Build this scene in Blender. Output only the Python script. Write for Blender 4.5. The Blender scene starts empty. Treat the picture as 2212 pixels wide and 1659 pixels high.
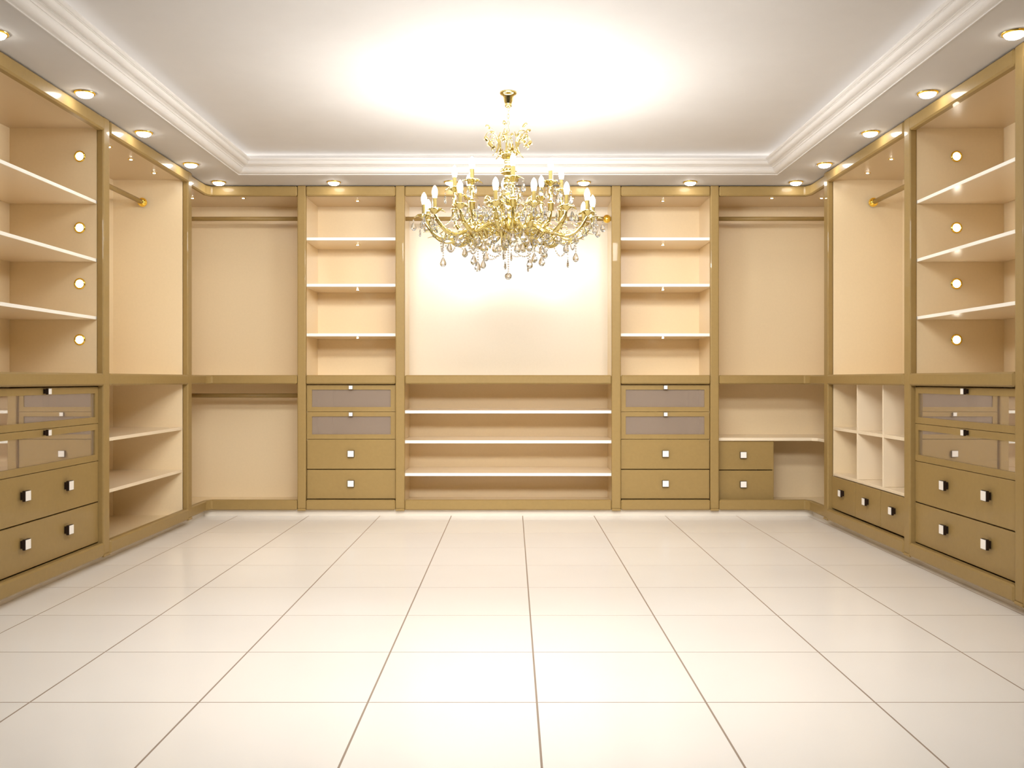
import bpy, bmesh, math, random
from mathutils import Vector, Matrix
random.seed(7)
S = bpy.context.scene
COL = S.collection
PI = math.pi

# ------------------------------------------------------------------ camera, world, exposure
H = 1.1444                      # eye height
F = 1975.0                      # focal length in pixels of the 2212 px wide frame
cam_d = bpy.data.cameras.new('camera')
cam = bpy.data.objects.new('camera', cam_d)
COL.objects.link(cam)
cam.location = (0, 0, H)
cam.rotation_euler = (PI / 2, 0, 0)
cam_d.sensor_width = 36.0
cam_d.lens = F / 2212 * 36.0
cam_d.shift_y = -9.0 / 2212
cam_d.shift_x = -0.5 / 2212
cam_d.clip_start = 0.02
S.camera = cam

world = bpy.data.worlds.new('world')
S.world = world
world.use_nodes = True
bg = world.node_tree.nodes['Background']
bg.inputs[0].default_value = (1.0, 0.95, 0.88, 1)
bg.inputs[1].default_value = 0.06

S.view_settings.view_transform = 'Standard'
S.view_settings.look = 'None'
S.view_settings.gamma = 1.0
S.view_settings.use_curve_mapping = False
S.view_settings.exposure = 0.0
try:
    S.cycles.use_denoising = True
    S.cycles.denoiser = 'OPENIMAGEDENOISE'
    S.cycles.max_bounces = 12
    S.cycles.diffuse_bounces = 6
    S.cycles.glossy_bounces = 6
    S.cycles.transmission_bounces = 10
    S.cycles.transparent_max_bounces = 12
    S.cycles.sample_clamp_indirect = 6.0
    S.cycles.caustics_reflective = False
    S.cycles.caustics_refractive = False
except Exception:
    pass

# two added fill lights out of view, to brighten floor and back wall
def fill_light(loc, aim, sx, sy, watts, spread, col=(1.0, 0.97, 0.93)):
    al = bpy.data.lights.new('fill_light', 'AREA')
    al.shape = 'RECTANGLE'
    al.size = sx
    al.size_y = sy
    al.energy = watts
    al.spread = math.radians(spread)
    al.color = col
    o = bpy.data.objects.new('fill_light', al)
    COL.objects.link(o)
    o.location = loc
    o.rotation_euler = (Vector(aim) - Vector(loc)).to_track_quat('-Z', 'Y').to_euler()
fill_light((-0.03, 0.9, 2.74), (-0.03, 5.5, 0.0), 2.4, 0.5, 56.0, 74)
fill_light((-0.03, 3.4, 2.89), (-0.03, 8.0, 1.4), 2.8, 0.4, 54.0, 84)

L_BULB = 330.0      # candle bulbs of the chandelier
L_DOWN = 32.0      # downlights in the soffit
L_COVE = 5.0        # cove strip behind the moulding
L_PUCK = 22.0       # small round lights on the cabinet sides
L_SPOT = 130.0       # small lights under cabinet tops and shelves
WARM = (1.0, 0.93, 0.82)
WHITE = (1.0, 0.96, 0.90)

# ------------------------------------------------------------------ materials
def mat(name, col, rough=0.5, metal=0.0, spec=0.5, coat=0.0, coat_rough=0.05, var=0.0, var_scale=6.0):
    m = bpy.data.materials.new(name)
    m.use_nodes = True
    nt = m.node_tree
    b = nt.nodes['Principled BSDF']
    b.inputs['Base Color'].default_value = (*col, 1)
    b.inputs['Roughness'].default_value = rough
    b.inputs['Metallic'].default_value = metal
    b.inputs['Specular IOR Level'].default_value = spec
    b.inputs['Coat Weight'].default_value = coat
    b.inputs['Coat Roughness'].default_value = coat_rough
    if var:
        tc = nt.nodes.new('ShaderNodeTexCoord')
        n = nt.nodes.new('ShaderNodeTexNoise')
        n.inputs['Scale'].default_value = var_scale
        n.inputs['Detail'].default_value = 4
        r = nt.nodes.new('ShaderNodeValToRGB')
        r.color_ramp.elements[0].position = 0.3
        r.color_ramp.elements[1].position = 0.7
        r.color_ramp.elements[0].color = (*[c * (1 - var) for c in col], 1)
        r.color_ramp.elements[1].color = (*[min(1, c * (1 + var)) for c in col], 1)
        nt.links.new(tc.outputs['Object'], n.inputs['Vector'])
        nt.links.new(n.outputs['Fac'], r.inputs['Fac'])
        nt.links.new(r.outputs['Color'], b.inputs['Base Color'])
    return m

def emis(name, col, strength):
    m = bpy.data.materials.new(name)
    m.use_nodes = True
    b = m.node_tree.nodes['Principled BSDF']
    b.inputs['Base Color'].default_value = (0.9, 0.9, 0.88, 1)
    b.inputs['Roughness'].default_value = 0.3
    b.inputs['Emission Color'].default_value = (*col, 1)
    b.inputs['Emission Strength'].default_value = strength
    return m

M_PAINT = mat('gold_paint', (0.312, 0.210, 0.076), rough=0.46, spec=0.22, coat=0.16, coat_rough=0.025, var=0.03, var_scale=40)
M_CREAM = mat('cream_laminate', (0.79, 0.655, 0.44), rough=0.24, spec=0.5, var=0.012, var_scale=60)
M_PALE = mat('pale_back_panel', (0.73, 0.665, 0.56), rough=0.20, spec=0.28, var=0.01, var_scale=60)  # paler than the cream, for the central unit's upper back panel
M_CREAM_SHADED = mat('shaded_cream_laminate', (0.60, 0.47, 0.30), rough=0.3, spec=0.5)  # cream of the cabinet tops, darkened to paint in the shade underneath
M_SHELF = mat('cream_shelf', (0.85, 0.73, 0.55), rough=0.22, spec=0.5)
M_EDGE = mat('white_shelf_edge', (0.93, 0.91, 0.84), rough=0.2, spec=0.5)
M_WHITE = mat('white_plaster', (0.56, 0.54, 0.52), rough=0.75, spec=0.2, var=0.01, var_scale=8)
M_MOULD = mat('white_moulding', (0.64, 0.615, 0.59), rough=0.6, spec=0.3)
M_TILE = mat('glazed_tile', (0.94, 0.915, 0.88), rough=0.18, spec=0.38, var=0.012, var_scale=2)
M_GROUT = mat('grout', (0.36, 0.285, 0.225), rough=0.8, spec=0.2)
M_PLINTH = mat('plinth_white', (0.80, 0.74, 0.65), rough=0.3)
M_GOLD = mat('polished_gold', (0.68, 0.57, 0.23), rough=0.06, metal=1.0)
M_GOLD_DARK = mat('darkened_gold', (0.44, 0.35, 0.12), rough=0.10, metal=1.0)  # gold with dark reflections put into its colour, for the lower sleeves
M_GOLDY = mat('bright_brass', (1.0, 0.70, 0.12), rough=0.12, metal=1.0)
M_KDARK = mat('dark_bronze', (0.035, 0.022, 0.018), rough=0.3, metal=0.6)
M_KFACE = mat('pearl_face', (0.93, 0.90, 0.86), rough=0.25, spec=0.6)
M_BULB = emis('bulb_glow', (1.0, 0.98, 0.94), L_BULB)
M_LENS = emis('downlight_glow', (1.0, 0.97, 0.91), L_DOWN)
M_COVE = emis('cove_glow', (1.0, 0.96, 0.92), L_COVE)
M_PUCKL = emis('puck_glow', (1.0, 0.93, 0.80), L_PUCK)
M_SPOTL = emis('spot_glow', (1.0, 0.90, 0.74), L_SPOT)

def glass_mat(name, col, ior, rough=0.0):
    m = bpy.data.materials.new(name)
    m.use_nodes = True
    nt = m.node_tree
    nt.nodes.remove(nt.nodes['Principled BSDF'])
    g = nt.nodes.new('ShaderNodeBsdfGlass')
    g.inputs['Color'].default_value = (*col, 1)
    g.inputs['IOR'].default_value = ior
    g.inputs['Roughness'].default_value = rough
    nt.links.new(g.outputs[0], nt.nodes['Material Output'].inputs['Surface'])
    return m
M_CRYSTAL = glass_mat('crystal', (0.965, 0.98, 1.0), 1.65)

def pane_mat():
    m = bpy.data.materials.new('smoked_mirror_glass')
    m.use_nodes = True
    nt = m.node_tree
    nt.nodes.remove(nt.nodes['Principled BSDF'])
    t = nt.nodes.new('ShaderNodeBsdfTransparent')
    t.inputs['Color'].default_value = (0.93, 0.89, 0.86, 1)
    g = nt.nodes.new('ShaderNodeBsdfGlossy')
    g.inputs['Color'].default_value = (0.95, 0.93, 0.90, 1)
    g.inputs['Roughness'].default_value = 0.0
    lw = nt.nodes.new('ShaderNodeLayerWeight')
    lw.inputs['Blend'].default_value = 0.45
    mr = nt.nodes.new('ShaderNodeMapRange')
    mr.inputs['To Min'].default_value = 0.03
    mr.inputs['To Max'].default_value = 0.9
    mx = nt.nodes.new('ShaderNodeMixShader')
    df = nt.nodes.new('ShaderNodeBsdfDiffuse')
    df.inputs['Color'].default_value = (0.50, 0.40, 0.32, 1)
    m0 = nt.nodes.new('ShaderNodeMixShader')
    m0.inputs['Fac'].default_value = 0.42
    nt.links.new(t.outputs[0], m0.inputs[1])
    nt.links.new(df.outputs[0], m0.inputs[2])
    nt.links.new(lw.outputs['Facing'], mr.inputs['Value'])
    nt.links.new(mr.outputs['Result'], mx.inputs['Fac'])
    nt.links.new(m0.outputs[0], mx.inputs[1])
    nt.links.new(g.outputs[0], mx.inputs[2])
    nt.links.new(mx.outputs[0], nt.nodes['Material Output'].inputs['Surface'])
    return m
M_PANE = pane_mat()

# ------------------------------------------------------------------ helpers
def add_box(bm, x0, x1, y0, y1, z0, z1, bev=0.0, seg=1, mi=0):
    x0, x1 = min(x0, x1), max(x0, x1)
    y0, y1 = min(y0, y1), max(y0, y1)
    z0, z1 = min(z0, z1), max(z0, z1)
    vs = [bm.verts.new(p) for p in ((x0, y0, z0), (x1, y0, z0), (x1, y1, z0), (x0, y1, z0),
                                    (x0, y0, z1), (x1, y0, z1), (x1, y1, z1), (x0, y1, z1))]
    fs = [bm.faces.new([vs[i] for i in q]) for q in ((3, 2, 1, 0), (4, 5, 6, 7), (0, 1, 5, 4), (1, 2, 6, 5), (2, 3, 7, 6), (3, 0, 4, 7))]
    for f in fs:
        f.material_index = mi
    if bev > 0:
        es = list({e for f in fs for e in f.edges})
        bmesh.ops.bevel(bm, geom=es, offset=bev, segments=seg, affect='EDGES', profile=0.5, clamp_overlap=True, material=mi)

def add_prism(bm, poly, z0, z1, bev=0.0, mi=0):
    lo = [bm.verts.new((x, y, z0)) for x, y in poly]
    hi = [bm.verts.new((x, y, z1)) for x, y in poly]
    n = len(poly)
    fs = [bm.faces.new(lo[::-1]), bm.faces.new(hi)]
    for i in range(n):
        fs.append(bm.faces.new((lo[i], lo[(i + 1) % n], hi[(i + 1) % n], hi[i])))
    bmesh.ops.recalc_face_normals(bm, faces=fs)
    if bev > 0:
        es = list({e for f in fs for e in f.edges})
        bmesh.ops.bevel(bm, geom=es, offset=bev, segments=1, affect='EDGES', clamp_overlap=True)

def add_tube(bm, pts, rad, seg=8, closed=False, caps=True, flat=1.0, mi=0):
    pts = [Vector(p) for p in pts]
    n = len(pts)
    rads = rad if isinstance(rad, (list, tuple)) else [rad] * n
    rings = []
    up = None
    for i, p in enumerate(pts):
        if closed:
            t = pts[(i + 1) % n] - pts[i - 1]
        else:
            t = pts[min(i + 1, n - 1)] - pts[max(i - 1, 0)]
        t.normalize()
        if up is None:
            up = Vector((0, 0, 1)) if abs(t.z) < 0.9 else Vector((1, 0, 0))
        a = up - t * up.dot(t)
        if a.length < 1e-5:
            a = t.orthogonal()
        a.normalize()
        up = a
        b = t.cross(a)
        rings.append([bm.verts.new(p + (a * math.cos(2 * PI * k / seg) + b * math.sin(2 * PI * k / seg) * flat) * rads[i]) for k in range(seg)])
    m = n if closed else n - 1
    for i in range(m):
        A, B = rings[i], rings[(i + 1) % n]
        for k in range(seg):
            f = bm.faces.new((A[k], A[(k + 1) % seg], B[(k + 1) % seg], B[k]))
            f.material_index = mi
            f.smooth = True
    if caps and not closed:
        bm.faces.new(rings[0][::-1]).material_index = mi
        bm.faces.new(rings[-1]).material_index = mi

def add_lathe(bm, prof, seg=24, c=(0, 0, 0), smooth=True, fx=1.0, fy=1.0, rot=0.0, mi=0):
    """prof: list of (r, z); a radius of 0 closes to a point. Axis z through c."""
    rings = []
    for r, z in prof:
        if r < 1e-6:
            rings.append([bm.verts.new((c[0], c[1], c[2] + z))])
        else:
            ring = []
            for k in range(seg):
                a = 2 * PI * k / seg
                x, y = r * math.cos(a) * fx, r * math.sin(a) * fy
                ring.append(bm.verts.new((c[0] + x * math.cos(rot) - y * math.sin(rot), c[1] + x * math.sin(rot) + y * math.cos(rot), c[2] + z)))
            rings.append(ring)
    for A, B in zip(rings, rings[1:]):
        for k in range(seg):
            q = []
            for v in (A[k % len(A)], A[(k + 1) % len(A)], B[(k + 1) % len(B)], B[k % len(B)]):
                if v not in q:
                    q.append(v)
            if len(q) >= 3:
                f = bm.faces.new(q)
                f.smooth = smooth
                f.material_index = mi

def add_ball(bm, c, r, sub=1, sz=1.0, smooth=True):
    m = Matrix.Translation(c) @ Matrix.Diagonal((1, 1, sz, 1))
    g = bmesh.ops.create_icosphere(bm, subdivisions=sub, radius=r, matrix=m)
    for v in g['verts']:
        for f in v.link_faces:
            f.smooth = smooth

def mesh_of(name, bm, mats, off=(0, 0, 0), recalc=True):
    if recalc:
        bmesh.ops.recalc_face_normals(bm, faces=bm.faces[:])
    bmesh.ops.translate(bm, verts=bm.verts[:], vec=[-c for c in off])
    me = bpy.data.meshes.new(name)
    bm.to_mesh(me)
    bm.free()
    for m in (mats if isinstance(mats, (list, tuple)) else [mats]):
        me.materials.append(m)
    return me

ROOTLOC = {}
def thing(name, label, cat, loc, group=None, rot=(0, 0, 0)):
    o = bpy.data.objects.new(name, None)
    o.empty_display_size = 0.1
    COL.objects.link(o)
    o.location = loc
    o.rotation_euler = rot
    o['label'] = label
    o['category'] = cat
    if group:
        o['group'] = group
    ROOTLOC[o] = tuple(loc)
    return o

def part(name, bm, mats, parent, label=None, kind=None):
    """A part (or sub-part): the mesh is built in world coordinates and stored relative to its thing's base."""
    off = ROOTLOC[parent]
    o = bpy.data.objects.new(name, mesh_of(name, bm, mats, off))
    COL.objects.link(o)
    o.parent = parent
    ROOTLOC[o] = off
    if label:
        o['label'] = label
    if kind:
        o['kind'] = kind
    return o

def lpart(name, me, parent, loc=(0, 0, 0), rotz=0.0, label=None, kind=None):
    """A part from a mesh already in its thing's own coordinates."""
    o = bpy.data.objects.new(name, me)
    COL.objects.link(o)
    o.parent = parent
    o.location = loc
    o.rotation_euler = (0, 0, rotz)
    ROOTLOC[o] = (0, 0, 0)
    if label:
        o['label'] = label
    if kind:
        o['kind'] = kind
    return o

def struct(name, bm, mats, label=None):
    o = bpy.data.objects.new(name, mesh_of(name, bm, mats))
    COL.objects.link(o)
    o['kind'] = 'structure'
    if label:
        o['label'] = label
        o['category'] = name.split('_')[0]
    ROOTLOC[o] = (0, 0, 0)
    return o

def NB():
    return bmesh.new()

# ------------------------------------------------------------------ main measures
CX = -0.034          # the room's middle plane
W = 2.486            # half the clear width between cabinet fronts
YB = 7.645           # front of the back cabinets
DEP = 0.598          # cabinet depth
ZS = 2.771           # soffit
ZC = 2.922           # tray ceiling
UO = 2.140           # half width of the tray opening
YO = 7.253           # far edge of the tray opening
YF = 0.35            # near edge of the tray opening
YN = -0.6            # near end of the room

def TB(u, v):
    return (CX + u, YB + v)
def TL(u, v):
    return (CX - W - v, u)
def TR(u, v):
    return (CX + W + v, u)

def tbox(bm, T, u0, u1, v0, v1, z0, z1, bev=0.0, seg=1, mi=0):
    a = T(u0, v0)
    b = T(u1, v1)
    add_box(bm, a[0], b[0], a[1], b[1], z0, z1, bev, seg, mi)

# ------------------------------------------------------------------ setting: floor, walls, ceiling
bm = NB(); add_box(bm, CX - 3.2, CX + 3.2, YN, 8.38, -0.12, -0.0006)
floor = struct('floor', bm, M_GROUT, 'pale glazed tile floor with thin tan grout lines')
def cells(lines, lo, hi):
    ls = [lo] + sorted(l for l in lines if lo + 0.03 < l < hi - 0.03) + [hi]
    return list(zip(ls, ls[1:]))
GAP = 0.0036
tile_cache = {}
for (x0, x1) in cells([0.0874 + 0.6 * k for k in range(-6, 7)], CX - 2.58, CX + 2.58):
    for (y0, y1) in cells([7.4445 - 0.6 * k for k in range(0, 16)], YN, 7.705):
        key = (round(x1 - x0, 3), round(y1 - y0, 3))
        if key not in tile_cache:
            b = NB()
            hx, hy = (x1 - x0) / 2 - GAP, (y1 - y0) / 2 - GAP
            add_box(b, -hx, hx, -hy, hy, -0.0006, 0.0)
            tile_cache[key] = mesh_of('tile', b, M_TILE)
        o = bpy.data.objects.new('tile', tile_cache[key])
        COL.objects.link(o)
        o.parent = floor
        o.location = ((x0 + x1) / 2, (y0 + y1) / 2, 0)

bm = NB(); add_box(bm, CX - 3.2, CX + 3.2, 8.26, 8.38, -0.0006, 3.02)
struct('wall_back', bm, M_WHITE)
bm = NB(); add_box(bm, CX - 3.2, CX - 3.10, YN, 8.26, -0.0006, 3.02)
struct('wall_left', bm, M_WHITE)
bm = NB(); add_box(bm, CX + 3.10, CX + 3.2, YN, 8.26, -0.0006, 3.02)
struct('wall_right', bm, M_WHITE)

bm = NB(); add_box(bm, CX - UO - 0.3, CX + UO + 0.3, YF - 0.3, YO + 0.3, ZC, ZC + 0.1)
ceiling = struct('ceiling', bm, M_WHITE, 'white tray ceiling with a lowered soffit around it')
bm = NB()
add_box(bm, CX - 3.10, CX - UO, YN, 8.26, ZS, ZC)
add_box(bm, CX + UO, CX + 3.10, YN, 8.26, ZS, ZC)
add_box(bm, CX - UO, CX + UO, YO, 8.26, ZS, ZC)
add_box(bm, CX - UO, CX + UO, YN, YF, ZS, ZC)
part('soffit', bm, M_WHITE, ceiling, 'flat lowered white soffit band')
bm = NB()
t = 0.004
for (x0, x1, y0, y1) in ((CX - UO, CX - UO + t, YF, YO), (CX + UO - t, CX + UO, YF, YO),
                         (CX - UO, CX + UO, YO - t, YO), (CX - UO, CX + UO, YF, YF + t)):
    add_box(bm, x0, x1, y0, y1, 2.866, 2.896)
part('cove_light_strip', bm, M_COVE, ceiling, 'glowing light strip hidden behind the moulding')

# crown moulding swept round the tray opening
def arc(c, r, a0, a1, n):
    return [(c[0] + r * math.cos(a0 + (a1 - a0) * i / n), c[1] + r * math.sin(a0 + (a1 - a0) * i / n)) for i in range(n + 1)]
prof = [(0.0, ZS - 0.003), (0.006, ZS - 0.003), (0.006, ZS + 0.003), (0.012, ZS + 0.004)]
prof += [(0.012 + 0.040 * math.sin(a), ZS + 0.004 + 0.034 * (1 - math.cos(a))) for a in [PI / 2 * i / 8 for i in range(1, 9)]]
prof += [(0.054, ZS + 0.040), (0.058, ZS + 0.040)]
prof += [(0.058 + 0.007 * (1 - math.cos(a)), ZS + 0.041 + 0.010 * a / PI + 0.003 * math.sin(a)) for a in [PI * i / 6 for i in range(0, 7)]]
prof += [(0.074, ZS + 0.053), (0.078, ZS + 0.053)]
prof += [(0.078 + 0.034 * math.sin(a), ZS + 0.055 + 0.026 * (1 - math.cos(a))) for a in [PI / 2 * i / 8 for i in range(0, 9)]]
prof += [(0.116, ZS + 0.082), (0.116, ZS + 0.086), (0.122, ZS + 0.087), (0.130, ZS + 0.094), (0.131, ZS + 0.103),
         (0.126, ZS + 0.105), (0.118, ZS + 0.100), (0.03, ZS + 0.045), (0.0, ZS + 0.03)]
bm = NB()
corner = lambda u: [(CX - UO + u, YF + u), (CX + UO - u, YF + u), (CX + UO - u, YO - u), (CX - UO + u, YO - u)]
rings = [[bm.verts.new((x, y, z)) for x, y in corner(u)] for u, z in prof]
for i in range(len(prof)):
    A, B = rings[i], rings[(i + 1) % len(prof)]
    for k in range(4):
        bm.faces.new((A[k], A[(k + 1) % 4], B[(k + 1) % 4], B[k]))
struct('trim_1', bm, M_MOULD, 'white stepped crown moulding around the tray ceiling')

bm = NB(); add_box(bm, CX - 2.565, CX + 2.565, 7.697, 7.76, 0.0, 0.055)
struct('baseboard_back', bm, M_PLINTH)
bm = NB(); add_box(bm, CX - 2.63, CX - 2.565, YN, 7.76, 0.0, 0.055)
struct('baseboard_left', bm, M_PLINTH)
bm = NB(); add_box(bm, CX + 2.565, CX + 2.63, YN, 7.76, 0.0, 0.055)
struct('baseboard_right', bm, M_PLINTH)

# ------------------------------------------------------------------ posts between the cabinets
ZP = 0.0486
def post(T, u0, u1, label):
    mid = T((u0 + u1) / 2, 0.025)
    r = thing('cabinet_post', label, 'post', (mid[0], mid[1], ZP), 'gold posts between the cabinets')
    b = NB(); tbox(b, T, u0, u1, 0.0, 0.045, ZP + 0.016, ZS - 0.001, bev=0.009, seg=2)
    part('shaft', b, M_PAINT, r)
    b = NB(); tbox(b, T, u0, u1, -0.004, 0.045, ZP, ZP + 0.018, bev=0.004)
    part('foot', b, M_PAINT, r)
P_IN, P_OUT = (0.866, 0.943), (1.6925, 1.764)
OPEN = 'the open-shelf side wall'
CUBBY = 'the cubbyhole side wall'
post(TB, -P_OUT[1], -P_OUT[0], 'gold post between lower-rod corner closet and its neighbouring drawer tower')
post(TB, -P_IN[1], -P_IN[0], 'gold post between central shoe-shelf unit and drawer tower nearer the open-shelf wall')
post(TB, P_IN[0], P_IN[1], 'gold post between central shoe-shelf unit and drawer tower nearer the cubbyhole wall')
post(TB, P_OUT[0], P_OUT[1], 'gold post between desk corner closet and its neighbouring drawer tower')
post(TL, 7.112, 7.197, 'gold post between open-shelf hanging unit and corner closet')
post(TL, 5.640, 5.727, 'gold post between open-shelf hanging unit and large drawer unit')
post(TR, 7.112, 7.197, 'gold post between cubbyhole unit and desk corner closet')
post(TR, 5.640, 5.727, 'gold post between cubbyhole unit and large drawer unit')
post(TR, 4.385, 4.465, 'gold post cut by the frame beside large drawer unit past the cubbyholes')

# ------------------------------------------------------------------ cabinet building blocks
def rails(T, root, u0, u1, v0=-0.006):
    for nm, z0, z1 in (('header_rail', 2.682, 2.765), ('counter_rail', 1.109, 1.184), ('base_rail', 0.055, 0.140)):
        b = NB(); tbox(b, T, u0 + 0.001, u1 - 0.001, v0, 0.045, z0, z1, bev=0.010, seg=1)
        part(nm, b, M_PAINT, root)

def carcass(T, root, a, b_, t0, t1, upper=None):
    t0 -= 0.0015; t1 -= 0.0015; a += 0.0015; b_ -= 0.0015
    """a..b_: outer faces; t0, t1: thickness of the two side panels."""
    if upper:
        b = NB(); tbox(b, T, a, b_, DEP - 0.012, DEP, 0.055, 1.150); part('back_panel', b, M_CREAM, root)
        b = NB(); tbox(b, T, a, b_, DEP - 0.012, DEP, 1.150, 2.715); part('back_panel', b, upper, root, 'paler upper back panel')
    else:
        b = NB(); tbox(b, T, a, b_, DEP - 0.012, DEP, 0.055, 2.715); part('back_panel', b, M_CREAM, root)
    b = NB(); tbox(b, T, a, a + t0, 0.047, DEP - 0.012, 0.055, 2.715); part('side_panel', b, M_CREAM, root)
    b = NB(); tbox(b, T, b_ - t1, b_, 0.047, DEP - 0.012, 0.055, 2.715); part('side_panel', b, M_CREAM, root)
    b = NB(); tbox(b, T, a + t0, b_ - t1, 0.047, DEP - 0.012, 2.700, 2.715); part('top_panel', b, M_CREAM_SHADED, root)
    b = NB(); tbox(b, T, a + t0, b_ - t1, 0.047, DEP - 0.012, 1.112, 1.181); part('counter', b, M_CREAM, root)
    b = NB(); tbox(b, T, a + t0, b_ - t1, 0.047, DEP - 0.012, 0.058, 0.090); part('bottom_panel', b, M_CREAM, root)

def shelf(T, root, u0, u1, zb, th, v0=0.050, white=False):
    b = NB(); tbox(b, T, u0 + 0.001, u1 - 0.001, v0, DEP - 0.013, zb, zb + th, bev=0.0015)
    s = part('shelf', b, M_SHELF, root)
    if white:
        b = NB(); tbox(b, T, u0 + 0.001, u1 - 0.001, v0 - 0.0035, v0, zb + 0.0005, zb + th - 0.0005)
        part('edge_band', b, M_EDGE, s, 'bright white front edge')
    return s

def knob(T, parent, u, z, size, vf):
    """Square pull: dark stem and frame, pearl face. vf: the front face of the drawer."""
    b = NB()
    h = size / 2
    tbox(b, T, u - h * 0.72, u + h * 0.72, vf - 0.016, vf, z - h * 0.72, z + h * 0.72, mi=0)
    tbox(b, T, u - h, u + h, vf - 0.030, vf - 0.014, z - h, z + h, bev=0.002, mi=0)
    tbox(b, T, u - h * 0.90, u + h * 0.90, vf - 0.0325, vf - 0.0295, z - h * 0.90, z + h * 0.90, bev=0.001, mi=1)
    part('knob', b, [M_KDARK, M_KFACE], parent, 'square knob with pearly face and dark rim')

VF = 0.033
def solid_drawer(T, root, u0, u1, z0, z1, knobs, size=0.056, vf=VF):
    b = NB(); tbox(b, T, u0, u1, vf, vf + 0.02, z0, z1, bev=0.002)
    d = part('drawer', b, M_PAINT, root)
    for (u, z) in knobs:
        knob(T, d, u, z, size, vf)

def glass_drawer(T, root, u0, u1, z0, z1, kn):
    b = NB()
    st, tr = 0.041, 0.038
    v0, v1 = VF, VF + 0.022
    tbox(b, T, u0, u1, v0, v1, z0, z0 + tr)
    tbox(b, T, u0, u1, v0, v1, z1 - tr, z1)
    tbox(b, T, u0, u0 + st, v0, v1, z0 + tr, z1 - tr)
    tbox(b, T, u1 - st, u1, v0, v1, z0 + tr, z1 - tr)
    d = part('glass_front_drawer', b, M_PAINT, root, 'drawer with framed glass front')
    b = NB(); tbox(b, T, u0 + st - 0.003, u1 - st + 0.003, VF + 0.009, VF + 0.013, z0 + tr - 0.003, z1 - tr + 0.003)
    part('glass_pane', b, M_PANE, d, 'smoky reflective glass')
    knob(T, d, kn[0], kn[1], 0.034, VF)

def drawer_stack(T, root, u0, u1, li0, li1, kus, zk=(0.525, 0.275), kg=None):
    a, c = u0 + 0.003, u1 - 0.003
    um = (u0 + u1) / 2 if kg is None else kg
    glass_drawer(T, root, a, c, 0.878, 1.100, (um, 1.081))
    glass_drawer(T, root, a, c, 0.648, 0.875, (um, 0.856))
    solid_drawer(T, root, a, c, 0.396, 0.644, [(k, zk[0]) for k in kus])
    solid_drawer(T, root, a, c, 0.146, 0.389, [(k, zk[1]) for k in kus])
    for zb in (0.868, 0.632):
        b = NB(); tbox(b, T, li0, li1, 0.047, DEP - 0.013, zb, zb + 0.014)
        part('drawer_bottom', b, M_CREAM, root)

def rod(T, root, u0, u1, v, z, r=0.0185, ends=(0, 1)):
    b = NB()
    p, q = T(u0, v), T(u1, v)
    add_tube(b, [(p[0], p[1], z), (q[0], q[1], z)], r, seg=16)
    o = part('hanging_rod', b, M_PAINT, root)
    for k in ends:
        e, d = ((u0, 1), (u1, -1))[k]
        b = NB()
        p = T(e + d * 0.035, v)
        add_ball(b, (p[0], p[1], z), 0.036, sub=3)
        part('rod_end_ball', b, M_GOLDY, o, 'shiny brass ball at the rod end')

def base_of(T, u):
    p = T(u, 0.3)
    return (p[0], p[1], 0.055)

# ------------------------------------------------------------------ back wall units
def tower(sgn, label):
    T = (lambda u, v: TB(sgn * u, v))
    r = thing('drawer_tower', label, 'cabinet', base_of(T, 1.32), 'drawer towers on the back wall')
    carcass(T, r, 0.905, 1.728, 0.015, 0.012)
    rails(T, r, P_IN[1], P_OUT[0])
    for zb in (2.318, 1.928, 1.5105):
        shelf(T, r, 0.92, 1.716, zb, 0.0245, white=True)
    drawer_stack(T, r, P_IN[1], P_OUT[0], 0.92, 1.716, [(P_IN[1] + P_OUT[0]) / 2])
tower(-1, 'shelf and drawer tower between central unit and lower-rod corner closet')
tower(1, 'shelf and drawer tower between central unit and desk corner closet')

r = thing('wardrobe_unit', 'wide central wardrobe unit behind chandelier with shoe shelves below counter', 'cabinet', (CX, YB + 0.3, 0.055))
carcass(TB, r, -0.905, 0.905, 0.013, 0.013, M_PALE)
rails(TB, r, -P_IN[0], P_IN[0])
for zb in (0.8617, 0.610, 0.335):
    shelf(TB, r, -0.892, 0.892, zb, 0.025, white=True)
rod(TB, r, -0.892, 0.892, 0.30, 2.543, ends=(1,))

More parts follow.
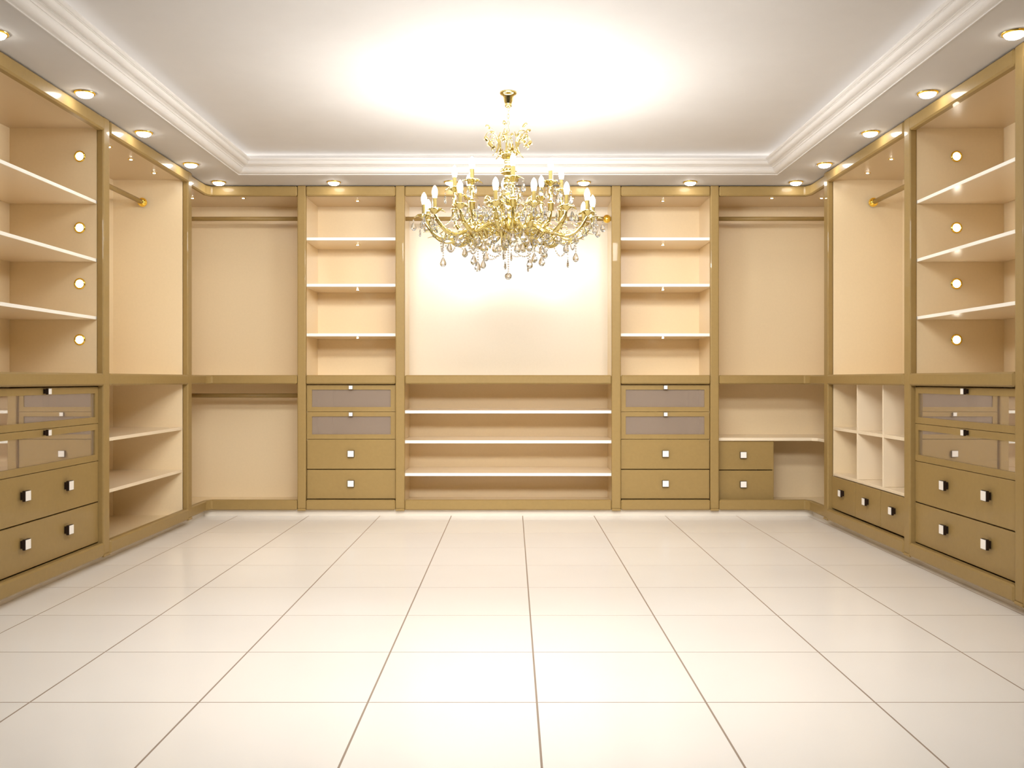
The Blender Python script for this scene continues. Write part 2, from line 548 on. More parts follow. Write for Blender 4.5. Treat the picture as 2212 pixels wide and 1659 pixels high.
# ------------------------------------------------------------------ corner closets
def corner_closet(s, label, name):
    P = lambda x, y: (CX + s * x, y)
    T = (lambda u, v: TB(s * u, v))
    r = thing(name, label, 'closet', (CX + s * 2.4, 7.95, 0.055))
    b = NB(); tbox(b, T, 1.7295, 3.088, DEP - 0.012, DEP, 0.055, 2.715); part('back_panel', b, M_CREAM, r)
    b = NB(); tbox(b, T, 3.076, 3.088, 7.147 - YB, DEP - 0.012, 0.055, 2.715); part('back_panel', b, M_CREAM, r)
    b = NB(); tbox(b, T, 1.7295, 1.740, 0.047, DEP - 0.012, 0.055, 2.715); part('side_panel', b, M_CREAM, r)
    b = NB(); tbox(b, T, 2.540, 3.076, 7.147 - YB, 7.159 - YB, 0.055, 2.715); part('side_panel', b, M_CREAM, r)
    L = [(1.74, 8.23), (3.076, 8.23), (3.076, 7.159), (2.545, 7.159), (2.545, 7.615), (2.50, 7.692), (1.74, 7.692)]
    for nm, z0, z1 in (('top_panel', 2.700, 2.715), ('counter', 1.112, 1.181), ('bottom_panel', 0.058, 0.090)):
        b = NB(); add_prism(b, [P(*p) for p in L], z0, z1); part(nm, b, M_CREAM_SHADED if nm == 'top_panel' else M_CREAM, r)
    R = [(2.506, 7.199), (2.506, 7.590), (2.478, 7.640), (1.766, 7.640), (1.766, 7.688), (2.500, 7.688), (2.545, 7.615), (2.545, 7.199)]
    for nm, z0, z1 in (('header_rail', 2.682, 2.765), ('counter_rail', 1.109, 1.184), ('base_rail', 0.055, 0.140)):
        b = NB(); add_prism(b, [P(*p) for p in R], z0, z1, bev=0.009); part(nm, b, M_PAINT, r)
    rod(T, r, 1.742, 3.074, 0.31, 2.545, ends=())
    return r, T, P
r, T, P = corner_closet(-1, 'corner closet with an upper and a lower hanging rod and no desk', 'corner_closet')
rod(T, r, 1.742, 3.074, 0.31, 1.008, ends=())
r, T, P = corner_closet(1, 'corner closet with desk shelf over two small drawers', 'corner_closet')
D = [(1.741, 8.23), (3.075, 8.23), (3.075, 7.16), (2.60, 7.16), (2.60, 7.677), (2.562, 7.722), (1.741, 7.722)]
b = NB(); add_prism(b, [P(*p) for p in D], 0.629, 0.655, bev=0.002)
part('desk_shelf', b, M_SHELF, r, 'cream desk shelf with angled front')
b = NB(); tbox(b, T, 2.237, 2.249, 0.100, DEP - 0.013, 0.091, 0.629); part('divider', b, M_PAINT, r)
solid_drawer(T, r, 1.776, 2.248, 0.384, 0.627, [(1.985, 0.510)], 0.055, vf=0.095)
solid_drawer(T, r, 1.776, 2.248, 0.128, 0.376, [(1.985, 0.262)], 0.055, vf=0.095)

# ------------------------------------------------------------------ side wall units
def drawer_unit(T, label):
    r = thing('drawer_unit', label, 'cabinet', base_of(T, 5.05))
    carcass(T, r, 4.425, 5.665, 0.015, 0.015)
    rails(T, r, 4.465, 5.640)
    for zb in (2.2316, 1.8727, 1.5165):
        shelf(T, r, 4.44, 5.650, zb, 0.0195, white=True)
    drawer_stack(T, r, 4.465, 5.640, 4.44, 5.650, [4.765, 5.232], (0.540, 0.2875), kg=4.99)
drawer_unit(TL, 'large drawer unit with lit shelves, on the wall with the low open shelves')
drawer_unit(TR, 'large drawer unit with lit shelves, on the wall with the cubbyholes')

def hanging_unit(T, label, name):
    r = thing(name, label, 'cabinet', base_of(T, 6.42))
    carcass(T, r, 5.685, 7.132, 0.015, 0.015)
    rails(T, r, 5.727, 7.112)
    rod(T, r, 5.70, 7.117, 0.345, 2.52)
    return r
r = hanging_unit(TL, 'hanging unit with rod above two open shelves on side wall', 'hanging_unit')
for zb in (0.754, 0.424):
    shelf(TL, r, 5.70, 7.117, zb, 0.0225, v0=0.050)
r = hanging_unit(TR, 'hanging unit with rod above six cubbyholes and three small drawers', 'cubbyhole_unit')
shelf(TR, r, 5.70, 7.117, 0.398, 0.022, v0=0.050)
uu = [5.70, 6.171, 6.630, 7.117]
for k in (1, 2):
    b = NB(); tbox(b, TR, uu[k] - 0.010, uu[k] + 0.010, 0.049, DEP - 0.013, 0.4205, 1.1115, bev=0.0015)
    part('divider', b, M_SHELF, r)
for k in range(3):
    shelf(TR, r, uu[k] + (0.011 if k else 0), uu[k + 1] - (0.011 if k < 2 else 0), 0.754, 0.0225, v0=0.050)
for k, (a, c, kn) in enumerate(((5.731, 6.167, 5.946), (6.175, 6.625, 6.395), (6.633, 7.108, 6.866))):
    solid_drawer(TR, r, a, c, 0.150, 0.395, [(kn, 0.292)], 0.052)

r = thing('end_unit', 'cabinet mostly cut off by the frame past the cubbyhole wall drawer unit', 'cabinet', base_of(TR, 3.9))
carcass(TR, r, 3.28, 4.42, 0.015, 0.015)
rails(TR, r, 3.32, 4.385)
for zb in (0.754, 0.424):
    shelf(TR, r, 3.295, 4.405, zb, 0.0225, v0=0.050)

# ------------------------------------------------------------------ lights in soffit and cabinets
b = NB()
add_lathe(b, [(0.0455, 0.0), (0.0465, -0.007), (0.050, -0.0095), (0.0560, -0.007), (0.0575, 0.0)], 40)
ME_RING = mesh_of('trim_ring', b, M_GOLDY)
b = NB()
add_lathe(b, [(0.045, 0.0), (0.045, -0.008)] + [(0.045 * math.cos(a), -0.008 - 0.022 * math.sin(a)) for a in [PI / 2 * i / 8 for i in range(1, 8)]] + [(0, -0.030)], 32)
ME_LENS = mesh_of('lens', b, M_LENS)
def downlight(x, y, label):
    r = thing('downlight', label, 'light', (x, y, ZS), 'downlights in the soffit')
    lpart('trim_ring', ME_RING, r)
    lpart('lens', ME_LENS, r, label='glowing white domed lens')
side_y = [4.285, 5.18, 6.01, 6.89]
names = ['fourth from the back corner', 'third from the back corner', 'second side light from the back corner', 'first side light before the back corner']
for yy, nm in zip(side_y, names):
    downlight(CX - 2.388, yy, 'gold-rimmed downlight over the open-shelf side wall, ' + nm)
for yy, nm in zip(side_y, names):
    downlight(CX + 2.388, yy, 'gold-rimmed downlight over the cubbyhole side wall, ' + nm)
yb = 7.515
downlight(CX - 2.378, yb, 'gold-rimmed downlight in the soffit corner above the two-rod corner closet')
downlight(CX - 1.433, yb, 'gold-rimmed downlight above tower beside the two-rod corner closet')
downlight(CX - 0.470, yb, 'gold-rimmed downlight half hidden behind the chandelier candles')
downlight(CX + 0.622, yb, 'gold-rimmed downlight clear beside chandelier above central unit')
downlight(CX + 1.497, yb, 'gold-rimmed downlight above tower beside the desk corner closet')
downlight(CX + 2.366, yb, 'gold-rimmed downlight in the soffit corner above the desk corner closet')

b = NB()
add_lathe(b, [(0.0235, 0.0), (0.0245, -0.006), (0.030, -0.008), (0.0345, -0.005), (0.0350, 0.0)], 32)
ME_PRING = mesh_of('trim_ring', b, M_GOLDY)
b = NB()
add_lathe(b, [(0.024, 0.0), (0.024, -0.003), (0.018, -0.005), (0, -0.006)], 28)
ME_PLENS = mesh_of('lens', b, M_PUCKL)
ordn = ['topmost', 'second from top', 'third from top', 'lowest']
for zz, nm in zip((2.525, 2.084, 1.738, 1.392), ordn):
    for sx, wall in ((-2.672, 'open-shelf wall'), (2.745, 'cubbyhole wall')):
        r = thing('puck_light', 'round gold puck light in the ' + wall + ' drawer unit, ' + nm + ' of four', 'light',
                  (sx, 5.650, zz), 'puck lights between the lit shelves', rot=(-PI / 2, 0, 0))
        lpart('trim_ring', ME_PRING, r)
        lpart('lens', ME_PLENS, r, label='glowing white lens')

b = NB()
add_lathe(b, [(0.010, 0.0), (0.010, -0.003), (0.007, -0.005), (0, -0.0055)], 20)
ME_SLENS = mesh_of('lens', b, M_SPOTL)
b = NB()
add_lathe(b, [(0.0105, 0.0), (0.011, -0.0035), (0.0205, -0.003), (0.021, 0.0)], 28)
ME_SRING = mesh_of('trim_ring', b, M_GOLDY)
def spot(x, y, z, label, ring=True, group='small lights under tops and shelves'):
    r = thing('cabinet_spotlight', label, 'light', (x, y, z), group)
    lpart('trim_ring', ME_SRING, r)
    lpart('lens', ME_SLENS, r, label='glowing lens')
for sx, nm in ((-1.343, 'two-rod closet'), (1.308, 'desk closet')):
    for zz, wh in ((2.700, 'cabinet top'), (2.318, 'top shelf'), (1.928, 'middle shelf'), (1.5105, 'lowest shelf')):
        spot(sx, 7.94, zz, 'tiny light under %s of tower beside %s' % (wh, nm))
spot(-2.300, 7.82, 2.700, 'small brass light under top of two-rod closet, above its upper rod')
spot(-2.735, 7.82, 2.700, 'small brass light in two-rod closet top, half hidden by the corner post')
spot(2.22, 7.82, 2.700, 'small light under top of desk closet, above its rod')
spot(2.645, 7.82, 2.700, 'small light under desk closet top, next to the corner post')
spot(-0.50, 7.82, 2.700, 'small light under central unit top, near two-rod closet side')
spot(0.515, 7.82, 2.700, 'small light under central unit top, near desk closet side')
for k, yy in enumerate((6.10, 6.45, 6.87)):
    spot(-2.69, yy, 2.700, 'small brass light in top of open-shelf hanging unit, ' + ('nearest drawer unit', 'middle one', 'nearest corner closet')[k])
for k, yy in enumerate((6.44, 6.87)):
    spot(2.67, yy, 2.700, 'small light in top of cubbyhole unit, ' + ('nearest drawer unit', 'nearest corner closet')[k])

# ------------------------------------------------------------------ chandelier
CXH, CYH = -0.0245, 5.65
ch = thing('chandelier', 'ornate gold candle chandelier hung with crystal drops from the tray ceiling', 'chandelier', (CXH, CYH, ZC))
Z0 = ZC
def zl(z):
    return z - Z0
def pol(r, z, th=0.0):
    """chandelier coordinates; th = 0 points at the room's near end, positive towards +x"""
    return (r * math.sin(th), -r * math.cos(th), zl(z))
def smooth_path(pts, n=6):
    out = []
    P = [Vector(p) for p in pts]
    for i in range(len(P) - 1):
        p0, p1, p2, p3 = P[max(i - 1, 0)], P[i], P[i + 1], P[min(i + 2, len(P) - 1)]
        for k in range(n):
            t = k / n
            out.append(0.5 * ((2 * p1) + (-p0 + p2) * t + (2 * p0 - 5 * p1 + 4 * p2 - p3) * t * t + (-p0 + 3 * p1 - 3 * p2 + p3) * t ** 3))
    out.append(P[-1])
    return out
def lerp_r(rs, n):
    m = len(rs) - 1
    return [rs[min(int(i / (n - 1) * m), m - 1)] * (1 - (i / (n - 1) * m - min(int(i / (n - 1) * m), m - 1))) +
            rs[min(int(i / (n - 1) * m), m - 1) + 1] * (i / (n - 1) * m - min(int(i / (n - 1) * m), m - 1)) for i in range(n)]
def rz(pts):
    return [(0, -r, zl(z)) for r, z in pts]
def tube_rz(bm, pts, rs, seg=8, n=6):
    p = smooth_path(rz(pts), n)
    add_tube(bm, p, lerp_r(rs, len(p)), seg=seg)
def add_leaf(bm, base, tip, width, bend, th=0.0015, n=5):
    """a pointed leaf from base to tip, bulging along 'bend', with thickness"""
    base, tip, bend = Vector(base), Vector(tip), Vector(bend)
    ax = (tip - base).normalized()
    side = ax.cross(bend.normalized()).normalized() if bend.length > 1e-6 else ax.orthogonal()
    nrm = side.cross(ax)
    rows = []
    for i in range(n + 1):
        t = i / n
        c = base.lerp(tip, t) + bend * math.sin(PI * t) 
        w = width * math.sin(PI * min(1, 0.18 + t * 0.82)) ** 0.8 * 0.5 if i < n else 0.0006
        rows.append([bm.verts.new(c - side * w - nrm * 0.25 * w), bm.verts.new(c + nrm * th), bm.verts.new(c + side * w - nrm * 0.25 * w), bm.verts.new(c - nrm * th)])
    for A, B in zip(rows, rows[1:]):
        for k in range(4):
            f = bm.faces.new((A[k], A[(k + 1) % 4], B[(k + 1) % 4], B[k]))
            f.smooth = True
    bm.faces.new(rows[0]); bm.faces.new(rows[-1][::-1])

# canopy, chain, column
b = NB()
add_lathe(b, [(0, zl(2.921)), (0.053, zl(2.921)), (0.054, zl(2.914)), (0.050, zl(2.908)), (0.046, zl(2.905)), (0.036, zl(2.900)), (0.032, zl(2.890)),
              (0.029, zl(2.872)), (0.026, zl(2.862)), (0.0215, zl(2.850)), (0.0205, zl(2.844)), (0.022, zl(2.838)), (0.020, zl(2.832)), (0.012, zl(2.827)), (0, zl(2.824))], 32)
lpart('canopy', mesh_of('canopy', b, M_GOLD), ch)
b = NB()
zt, zb_, nl = 2.828, 2.545, 13
pitch = (zt - zb_) / nl
for i in range(nl):
    zc = zt - pitch * (i + 0.5)
    hl, hw = pitch * 0.62, 0.0062
    pts = []
    for k in range(12):
        a = 2 * PI * k / 12
        w_ = hw * math.cos(a)
        h_ = hl * math.sin(a)
        pts.append((w_ if i % 2 == 0 else 0, 0 if i % 2 == 0 else w_, zl(zc) + h_))
    add_tube(b, pts, 0.0017, seg=5, closed=True)
lpart('chain', mesh_of('chain', b, M_GOLD), ch, kind='stuff')
b = NB()
add_lathe(b, [(0, zl(2.542)), (0.050, zl(2.542)), (0.059, zl(2.545)), (0.0605, zl(2.540)), (0.054, zl(2.528)), (0.040, zl(2.514)), (0.026, zl(2.505)), (0.022, zl(2.500)),
              (0.026, zl(2.496)), (0.027, zl(2.490)), (0.021, zl(2.485)), (0.024, zl(2.480)), (0.024, zl(2.472)), (0.017, zl(2.466)), (0.026, zl(2.460)),
              (0.020, zl(2.454)), (0.034, zl(2.450)), (0.045, zl(2.446)), (0.038, zl(2.438)), (0.028, zl(2.436)), (0.046, zl(2.434)), (0.050, zl(2.426)), (0.046, zl(2.418)), (0.026, zl(2.410)),
              (0.020, zl(2.400)), (0.030, zl(2.380)), (0.034, zl(2.350)), (0.026, zl(2.318)), (0.018, zl(2.300)), (0.026, zl(2.290)), (0.036, zl(2.275)), (0.030, zl(2.250)),
              (0.020, zl(2.230)), (0.022, zl(2.180)), (0.030, zl(2.160)), (0.040, zl(2.130)), (0.046, zl(2.100)), (0.056, zl(2.075)), (0.058, zl(2.045)), (0.044, zl(2.020)),
              (0.028, zl(2.005)), (0.020, zl(1.998)), (0.024, zl(1.990)), (0.014, zl(1.980)), (0, zl(1.976))], 20)
lpart('column', mesh_of('column', b, M_GOLD), ch)
# fretted bowl collar: lobes round the rim
b = NB()
for k in range(16):
    th = 2 * PI * k / 16
    add_ball(b, pol(0.060, 2.543, th), 0.0058, sub=1)
    add_ball(b, pol(0.050, 2.434, th), 0.0060, sub=1)
lpart('beaded_collar', mesh_of('beaded_collar', b, M_GOLD), ch)

# flower sprays above the bowl
b = NB()
tube_rz(b, [(0.104, 2.522), (0.090, 2.532), (0.076, 2.549), (0.065, 2.583), (0.066, 2.617), (0.077, 2.648), (0.100, 2.678), (0.121, 2.691)],
        [0.0022, 0.0032, 0.0048, 0.0058, 0.0056, 0.0038, 0.0022, 0.0022])
tube_rz(b, [(0.070, 2.628), (0.088, 2.660), (0.115, 2.666), (0.140, 2.652), (0.150, 2.630)], [0.004, 0.003, 0.0028, 0.0026, 0.0026])
tube_rz(b, [(0.068, 2.620), (0.090, 2.645), (0.112, 2.642), (0.122, 2.624)], [0.0034, 0.0026, 0.0022, 0.002])
tube_rz(b, [(0.066, 2.600), (0.088, 2.622), (0.106, 2.618), (0.112, 2.602), (0.100, 2.596)], [0.003, 0.0024, 0.002, 0.002, 0.002])
tube_rz(b, [(0.066, 2.615), (0.062, 2.645), (0.054, 2.662), (0.049, 2.668)], [0.0042, 0.003, 0.0022, 0.003])
add_leaf(b, (0, -0.060, zl(2.560)), (0, -0.045, zl(2.580)), 0.014, (0, 0.004, 0.004))
add_leaf(b, (0, -0.066, zl(2.63)), (0.0, -0.055, zl(2.668)), 0.012, (0, 0.004, 0.0))
me_spray = mesh_of('leaf_spray', b, M_GOLD)
b = NB()
d = Vector((0, -0.028, 0.013)).normalized()
c0 = Vector((0, -0.119, zl(2.690)))
add_tube(b, [c0, c0 + d * 0.006, c0 + d * 0.014, c0 + d * 0.024, c0 + d * 0.031], [0.003, 0.0085, 0.0095, 0.0085, 0.006], seg=10)
for k in range(4):
    a = k * PI / 2
    o_ = Vector((math.cos(a), 0, math.sin(a)))
    add_leaf(b, c0 - d * 0.002 + o_ * 0.003, c0 + d * 0.014 + o_ * 0.012, 0.008, o_ * 0.002)
me_bud = mesh_of('bud', b, M_GOLD)
b = NB()
c0 = Vector((0, -0.151, zl(2.632)))
d = Vector((0, 0.042, -0.050)).normalized()
add_tube(b, [c0 - d * 0.004, c0 + d * 0.004, c0 + d * 0.016, c0 + d * 0.030, c0 + d * 0.042], [0.004, 0.0095, 0.0115, 0.0100, 0.012], seg=12)
e1 = Vector((1, 0, 0)); e2 = d.cross(e1)
for k in range(6):
    a = k * PI / 3
    o_ = e1 * math.cos(a) + e2 * math.sin(a)
    add_leaf(b, c0 + d * 0.036 + o_ * 0.009, c0 + d * 0.054 + o_ * 0.022, 0.010, o_ * -0.002)
add_leaf(b, c0 + d * 0.0, c0 - e2 * 0.022 + d * 0.004, 0.012, d * 0.003)
add_leaf(b, c0 + d * 0.0, c0 + e2 * 0.018 + d * 0.010, 0.012, d * 0.003)
me_bell = mesh_of('bell_flower', b, M_GOLD)
for k in range(6):
    s_ = lpart('leaf_spray', me_spray, ch, rotz=math.radians(-10 + 60 * k))
    lpart('bud', me_bud, s_)
    lpart('bell_flower', me_bell, s_)

# candle pieces, built round the origin with z = 0 at the cup's bottom
def cup_mesh(petals, r_in, r_out, zc, th0):
    b = NB()
    add_lathe(b, [(0, 0.0), (0.007, 0.0), (0.010, 0.004), (0.024, 0.013), (0.040, zc), (0.045, zc + 0.003), (0.042, zc + 0.005), (0.012, zc * 0.65), (0, zc * 0.65)], 24)
    for k in range(petals):
        a = th0 + 2 * PI * k / petals
        o_ = Vector((math.cos(a), math.sin(a), 0))
        add_leaf(b, o_ * r_in + Vector((0, 0, zc * 0.8)), o_ * r_out + Vector((0, 0, zc - 0.014)), 0.036, Vector((0, 0, 0.011)) + o_ * 0.002, n=6)
    return mesh_of('cup', b, M_GOLD)
me_cup_low = cup_mesh(4, 0.018, 0.066, 0.026, PI / 4 + 0.5)
me_cup_up = cup_mesh(4, 0.018, 0.068, 0.026, PI / 4 + 0.3)
b = NB()
add_lathe(b, [(0, 0.0), (0.0145, 0.0), (0.0145, 0.004), (0.0128, 0.005), (0.0128, 0.074), (0.0105, 0.075), (0, 0.075)], 20)
me_sleeve = mesh_of('candle_sleeve', b, M_GOLD)
me_sleeve_low = me_sleeve.copy()
me_sleeve_low.materials[0] = M_GOLD_DARK
b = NB()
add_lathe(b, [(0, 0.0), (0.0112, 0.0), (0.0135, 0.012), (0.0162, 0.025), (0.0168, 0.034), (0.0150, 0.047), (0.0108, 0.059), (0.0055, 0.068), (0.002, 0.0725), (0, 0.073)], 20)
me_bulb = mesh_of('bulb', b, M_BULB)

# lower arms
RL, ZCUP = 0.520, 2.118
b = NB()
path = [(0.045, 2.050), (0.09, 2.052), (0.15, 2.078), (0.21, 2.082), (0.27, 2.058), (0.33, 2.024), (0.385, 2.010), (0.44, 2.024), (0.485, 2.062), (0.510, 2.098), (RL, ZCUP)]
tube_rz(b, path, [0.010, 0.012, 0.0125, 0.0125, 0.0125, 0.0125, 0.0125, 0.012, 0.011, 0.009, 0.007], seg=10, n=5)
for dx in (-0.009, 0.009):      # reeding
    p = smooth_path([(dx, -r_, zl(z_) - 0.004) for r_, z_ in path[1:-1]], 4)
    add_tube(b, p, 0.0052, seg=6)
sp = []
for i in range(22):             # C-scroll riding on the arm
    a = -PI / 2 + i / 21 * 1.75 * PI
    rr = 0.036 - 0.020 * i / 21
    sp.append((0, -(0.20 - rr * math.cos(a + PI)), zl(2.114) + rr * math.sin(a)))
add_tube(b, sp, [0.0075 - 0.0035 * i / 21 for i in range(22)], seg=7)
sp = []
for i in range(18):
    a = -PI / 2 + i / 17 * 1.6 * PI
    rr = 0.027 - 0.014 * i / 17
    sp.append((0, -(0.375 + rr * math.cos(a + PI)), zl(2.048) + rr * math.sin(a)))
add_tube(b, sp, [0.006 - 0.003 * i / 17 for i in range(18)], seg=7)
for (r0, z0, r1, z1, w_) in ((0.29, 2.045, 0.245, 1.985, 0.034), (0.33, 2.015, 0.285, 1.975, 0.030), (0.46, 2.05, 0.415, 2.085, 0.026), (0.47, 2.045, 0.525, 2.040, 0.028), (0.12, 2.045, 0.16, 2.015, 0.024)):
    add_leaf(b, (0, -r0, zl(z0)), (0, -r1, zl(z1)), w_, (0, 0.004, 0.006))
me_arm = mesh_of('lower_arm', b, M_GOLD)
lower = []
for k in range(-5, 10):
    th = math.radians(-7.6 + 24 * k)
    a = lpart('lower_arm', me_arm, ch, rotz=th)
    if -4 <= k <= 5:
        lower.append(th)
        lpart('cup', me_cup_low, a, (0, -RL, zl(ZCUP) - 0.002))
        lpart('candle_sleeve', me_sleeve_low, a, (0, -RL, zl(ZCUP) + 0.017), label='gold candle sleeve coloured darker for its dark reflections')
        lpart('bulb', me_bulb, a, (0, -RL, zl(ZCUP) + 0.092), label='glowing white candle bulb')

# upper arms
RU, ZB, ZU = 0.331, 2.156, 2.298
b = NB()
path = [(0.048, 2.150), (0.068, 2.105), (0.105, 2.058), (0.165, 2.026), (0.230, 2.024), (0.285, 2.052), (0.320, 2.100), (RU, 2.145), (RU, 2.158)]
tube_rz(b, path, [0.008, 0.011, 0.0125, 0.013, 0.013, 0.0125, 0.011, 0.009, 0.010], seg=10, n=5)
for dx in (-0.009, 0.009):
    p = smooth_path([(dx, -r_, zl(z_) - 0.004) for r_, z_ in path[1:-2]], 4)
    add_tube(b, p, 0.0052, seg=6)
add_lathe(b, [(0.006, zl(2.148)), (0.017, zl(2.152)), (0.0175, zl(2.190)), (0.024, zl(2.194)), (0.015, zl(2.200)), (0.006, zl(2.203))], 20, c=(0, -RU, 0))
for (r0, z0, r1, z1, w_) in ((0.25, 2.04, 0.285, 2.015, 0.026), (0.17, 2.03, 0.13, 2.06, 0.024), (0.31, 2.08, 0.275, 2.11, 0.024)):
    add_leaf(b, (0, -r0, zl(z0)), (0, -r1, zl(z1)), w_, (0, 0.004, 0.006))
me_uarm = mesh_of('upper_arm', b, M_GOLD)
b = NB()
add_lathe(b, [(0, zl(2.200)), (0.010, zl(2.200)), (0.0085, zl(2.215)), (0.0115, zl(2.245)), (0.0100, zl(2.275)), (0.0075, zl(2.285)), (0.011, zl(2.292)), (0.008, zl(2.298)), (0, zl(2.298))], 16, c=(0, -RU, 0))
me_ustem = mesh_of('candle_stem', b, M_GOLD)
upper = []
for k in range(8):
    th = math.radians(5 + 45 * k)
    upper.append(th)
    a = lpart('upper_arm', me_uarm, ch, rotz=th)
    lpart('candle_stem', me_ustem, a)
    lpart('cup', me_cup_up, a, (0, -RU, zl(ZU) - 0.002))
    lpart('candle_sleeve', me_sleeve, a, (0, -RU, zl(ZU) + 0.017))
    lpart('bulb', me_bulb, a, (0, -RU, zl(ZU) + 0.092), label='glowing white candle bulb')

# scrolled brackets rising from the column
b = NB()
pts = [(0.028, 2.110), (0.060, 2.150), (0.095, 2.185), (0.118, 2.225), (0.128, 2.255), (0.145, 2.268), (0.156, 2.254), (0.148, 2.242), (0.140, 2.248)]
tube_rz(b, pts, [0.008, 0.009, 0.0085, 0.007, 0.006, 0.005, 0.0045, 0.004, 0.005], seg=8)
add_leaf(b, (0, -0.085, zl(2.175)), (0, -0.150, zl(2.205)), 0.03, (0, 0, 0.012))
add_leaf(b, (0, -0.110, zl(2.215)), (0, -0.085, zl(2.250)), 0.022, (0, 0.004, 0.004))
me_br = mesh_of('scroll_bracket', b, M_GOLD)
for k in range(8):
    lpart('scroll_bracket', me_br, ch, rotz=math.radians(27.5 + 45 * k))

# crystals
def drop_mesh(s=1.0, flat=0.5, bead=True):
    b = NB()
    pr = [(0, 0.0), (0.0045, -0.004), (0.0105, -0.016), (0.0165, -0.029), (0.0195, -0.040), (0.0175, -0.050), (0.0100, -0.058), (0, -0.062)]
    add_lathe(b, [(r_ * s, z_ * s) for r_, z_ in pr], 10, smooth=False, fy=flat)
    return mesh_of('crystal_drop', b, M_CRYSTAL)
me_drop = drop_mesh()
me_drop_s = drop_mesh(0.86)
me_drop_n = drop_mesh(1.0, 0.42)
def beads(bm, pts, r=0.0056):
    for p in pts:
        add_lathe(bm, [(0, r), (r * 0.75, r * 0.6), (r, 0), (r * 0.75, -r * 0.6), (0, -r)], 7, c=p, smooth=False)
b = NB(); beads(b, [(0, 0, -0.006), (0, 0, -0.018)], 0.0056)
me_bead2 = mesh_of('bead_pair', b, M_CRYSTAL)

def pendant(p, rot, me, nb, zt=None):
    """a drop whose top is at p (chandelier coordinates), with beads above it"""
    o = lpart('crystal_drop', me, ch, loc=p, rotz=rot)
    if zt is not None:
        n = max(1, int((zt - p[2]) / 0.0145))
        bb = NB()
        beads(bb, [(0, 0, (zt - p[2]) * (i + 0.5) / n) for i in range(n)])
        lpart('bead_strand', mesh_of('bead_strand', bb, M_CRYSTAL), o, kind='stuff')
rnd = random.Random(11)
# drops on the petal tips of the cups
for th, R_, zc_, petals, a0 in [(t_, RL, ZCUP, 4, PI / 4 + 0.5) for t_ in lower] + [(t_, RU, ZU, 4, PI / 4 + 0.3) for t_ in upper]:
    for k in range(petals):
        if rnd.random() < 0.22:
            continue
        a = a0 + 2 * PI * k / petals
        lx, ly = 0.064 * math.cos(a), -R_ + 0.064 * math.sin(a)
        x = lx * math.cos(th) - ly * math.sin(th)
        y = lx * math.sin(th) + ly * math.cos(th)
        z = zl(zc_) + 0.008
        pendant((x, y, z - 0.022), rnd.uniform(0, PI), me_drop_s, 1, z)
# hanging drops below the arms: (x px, bottom px, depth side, narrow) read off as offsets from the axis
PX = 0.2893 * 0.002861
low = [(337, 1442, 1, 0), (383, 1328, -1, 0), (500, 1370, 1, 0), (568, 1430, 1, 0), (598, 1478, 1, 0), (635, 1455, -1, 0), (655, 1400, -1, 0),
       (597, 1278, 1, 0), (525, 1275, -1, 0), (725, 1335, 1, 0), (748, 1340, -1, 0), (788, 1390, 1, 1), (801, 1462, 1, 1), (844, 1398, -1, 1),
       (893, 1340, 1, 0), (930, 1335, -1, 0), (963, 1280, 1, 0), (985, 1455, 1, 0), (970, 1480, -1, 1), (1020, 1412, 1, 0), (1024, 1278, -1, 0),
       (1074, 1360, 1, 0), (1096, 1380, -1, 0), (1075, 1438, 1, 0), (1128, 1268, 1, 0), (1170, 1290, -1, 0), (1254, 1338, 1, 0), (1268, 1452, 1, 1),
       (1326, 1405, -1, 0), (437, 1255, 1, 0), (1490, 1222, -1, 0), (275, 1225, -1, 0), (680, 1290, 1, 0), (860, 1270, 1, 0), (1390, 1215, 1, 0),
       (250, 1180, 1, 0), (660, 1095, 1, 0), (745, 1065, 1, 0), (1022, 1070, 1, 0), (1245, 1125, 1, 0), (1083, 1100, 1, 0), (580, 1100, 1, 0), (930, 1100, 1, 0), (720, 1270, 1, 0), (810, 1300, 1, 0), (700, 1220, -1, 0), (940, 1255, 1, 0), (1110, 1250, 1, 0), (555, 1235, 1, 0), (370, 1240, 1, 0), (1200, 1270, 1, 0), (640, 1330, 1, 0), (1060, 1280, 1, 0), (830, 1250, 1, 0), (985, 1330, 1, 0), (450, 1290, 1, 0), (1330, 1270, 1, 0), (435, 1095, 1, 0), (1300, 1100, 1, 0)]
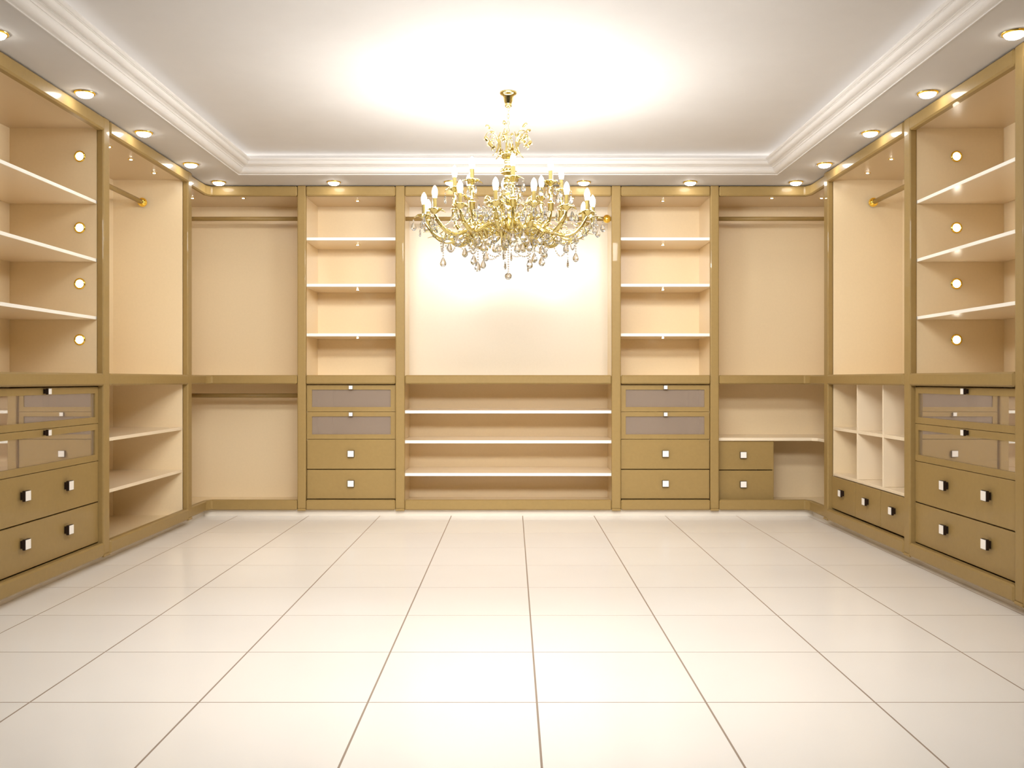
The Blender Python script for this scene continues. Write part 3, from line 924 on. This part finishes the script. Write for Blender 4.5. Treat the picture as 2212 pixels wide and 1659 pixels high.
for x_, yb_, side, nar in low:
    dx = (x_ - 823) * PX
    R_ = max(abs(dx) + 0.01, rnd.choice((0.16, 0.30, 0.42)))
    dy = -side * math.sqrt(max(0.0, R_ * R_ - dx * dx))
    zz = H + (820.5 - (160 + yb_ * 0.2893)) * (CYH + dy) / F
    dx = dx * (CYH + dy) / CYH
    ztop = zl(min(2.02, zz + 0.16)) if zz < 1.99 else zl(zz + 0.09)
    rot = PI / 2 + rnd.uniform(-0.2, 0.2) if nar else rnd.uniform(-0.5, 0.5)
    pendant((dx, dy, zl(zz) + 0.062), rot, me_drop_n if nar else me_drop, 1, ztop)
# ball on the axis
bb = NB()
add_ball(bb, (0, 0, zl(1.785)), 0.0225, sub=2, smooth=False)
o = lpart('crystal_ball', mesh_of('crystal_ball', bb, M_CRYSTAL), ch, label='faceted crystal ball at the very bottom')
bb = NB(); beads(bb, [(0, 0, zl(1.815 + 0.0145 * i)) for i in range(12)])
lpart('bead_strand', mesh_of('bead_strand', bb, M_CRYSTAL), o, kind='stuff')
# swags of beads between the arms
def swag(p, q, sag, n):
    p, q = Vector(p), Vector(q)
    bb = NB()
    beads(bb, [p.lerp(q, (i + 0.5) / n) - Vector((0, 0, sag * 4 * ((i + 0.5) / n) * (1 - (i + 0.5) / n))) for i in range(n)])
    lpart('bead_swag', mesh_of('bead_swag', bb, M_CRYSTAL), ch, kind='stuff')
for k in range(15):
    t0, t1 = math.radians(-7.6 + 24 * k), math.radians(-7.6 + 24 * (k + 1))
    swag(pol(0.42, 2.035, t0), pol(0.42, 2.035, t1), 0.055 + 0.02 * (k % 3), 14)
    if k % 2 == 0:
        swag(pol(0.25, 1.985, t0), pol(0.25, 1.985, t1 + 0.2), 0.05, 11)
for k in range(8):
    t0, t1 = upper[k], upper[(k + 1) % 8]
    swag(pol(RU - 0.02, 2.150, t0), pol(0.14, 2.250, (t0 + math.radians(22.5))), 0.05, 16)
    swag(pol(0.06, 2.330, t0), pol(0.20, 2.060, t0 + 0.2), -0.01, 18)
    swag(pol(0.14, 2.250, t0 + math.radians(22.5)), pol(RU - 0.02, 2.150, t0 + math.radians(45)), 0.05, 16)
    pendant(pol(0.07, 2.31 - 0.03 * (k % 2), t0 + 0.3), t0, me_drop_s, 1, zl(2.33))
    pendant(pol(0.12, 2.17, t0 + 0.5), t0, me_drop_s, 1, zl(2.20))
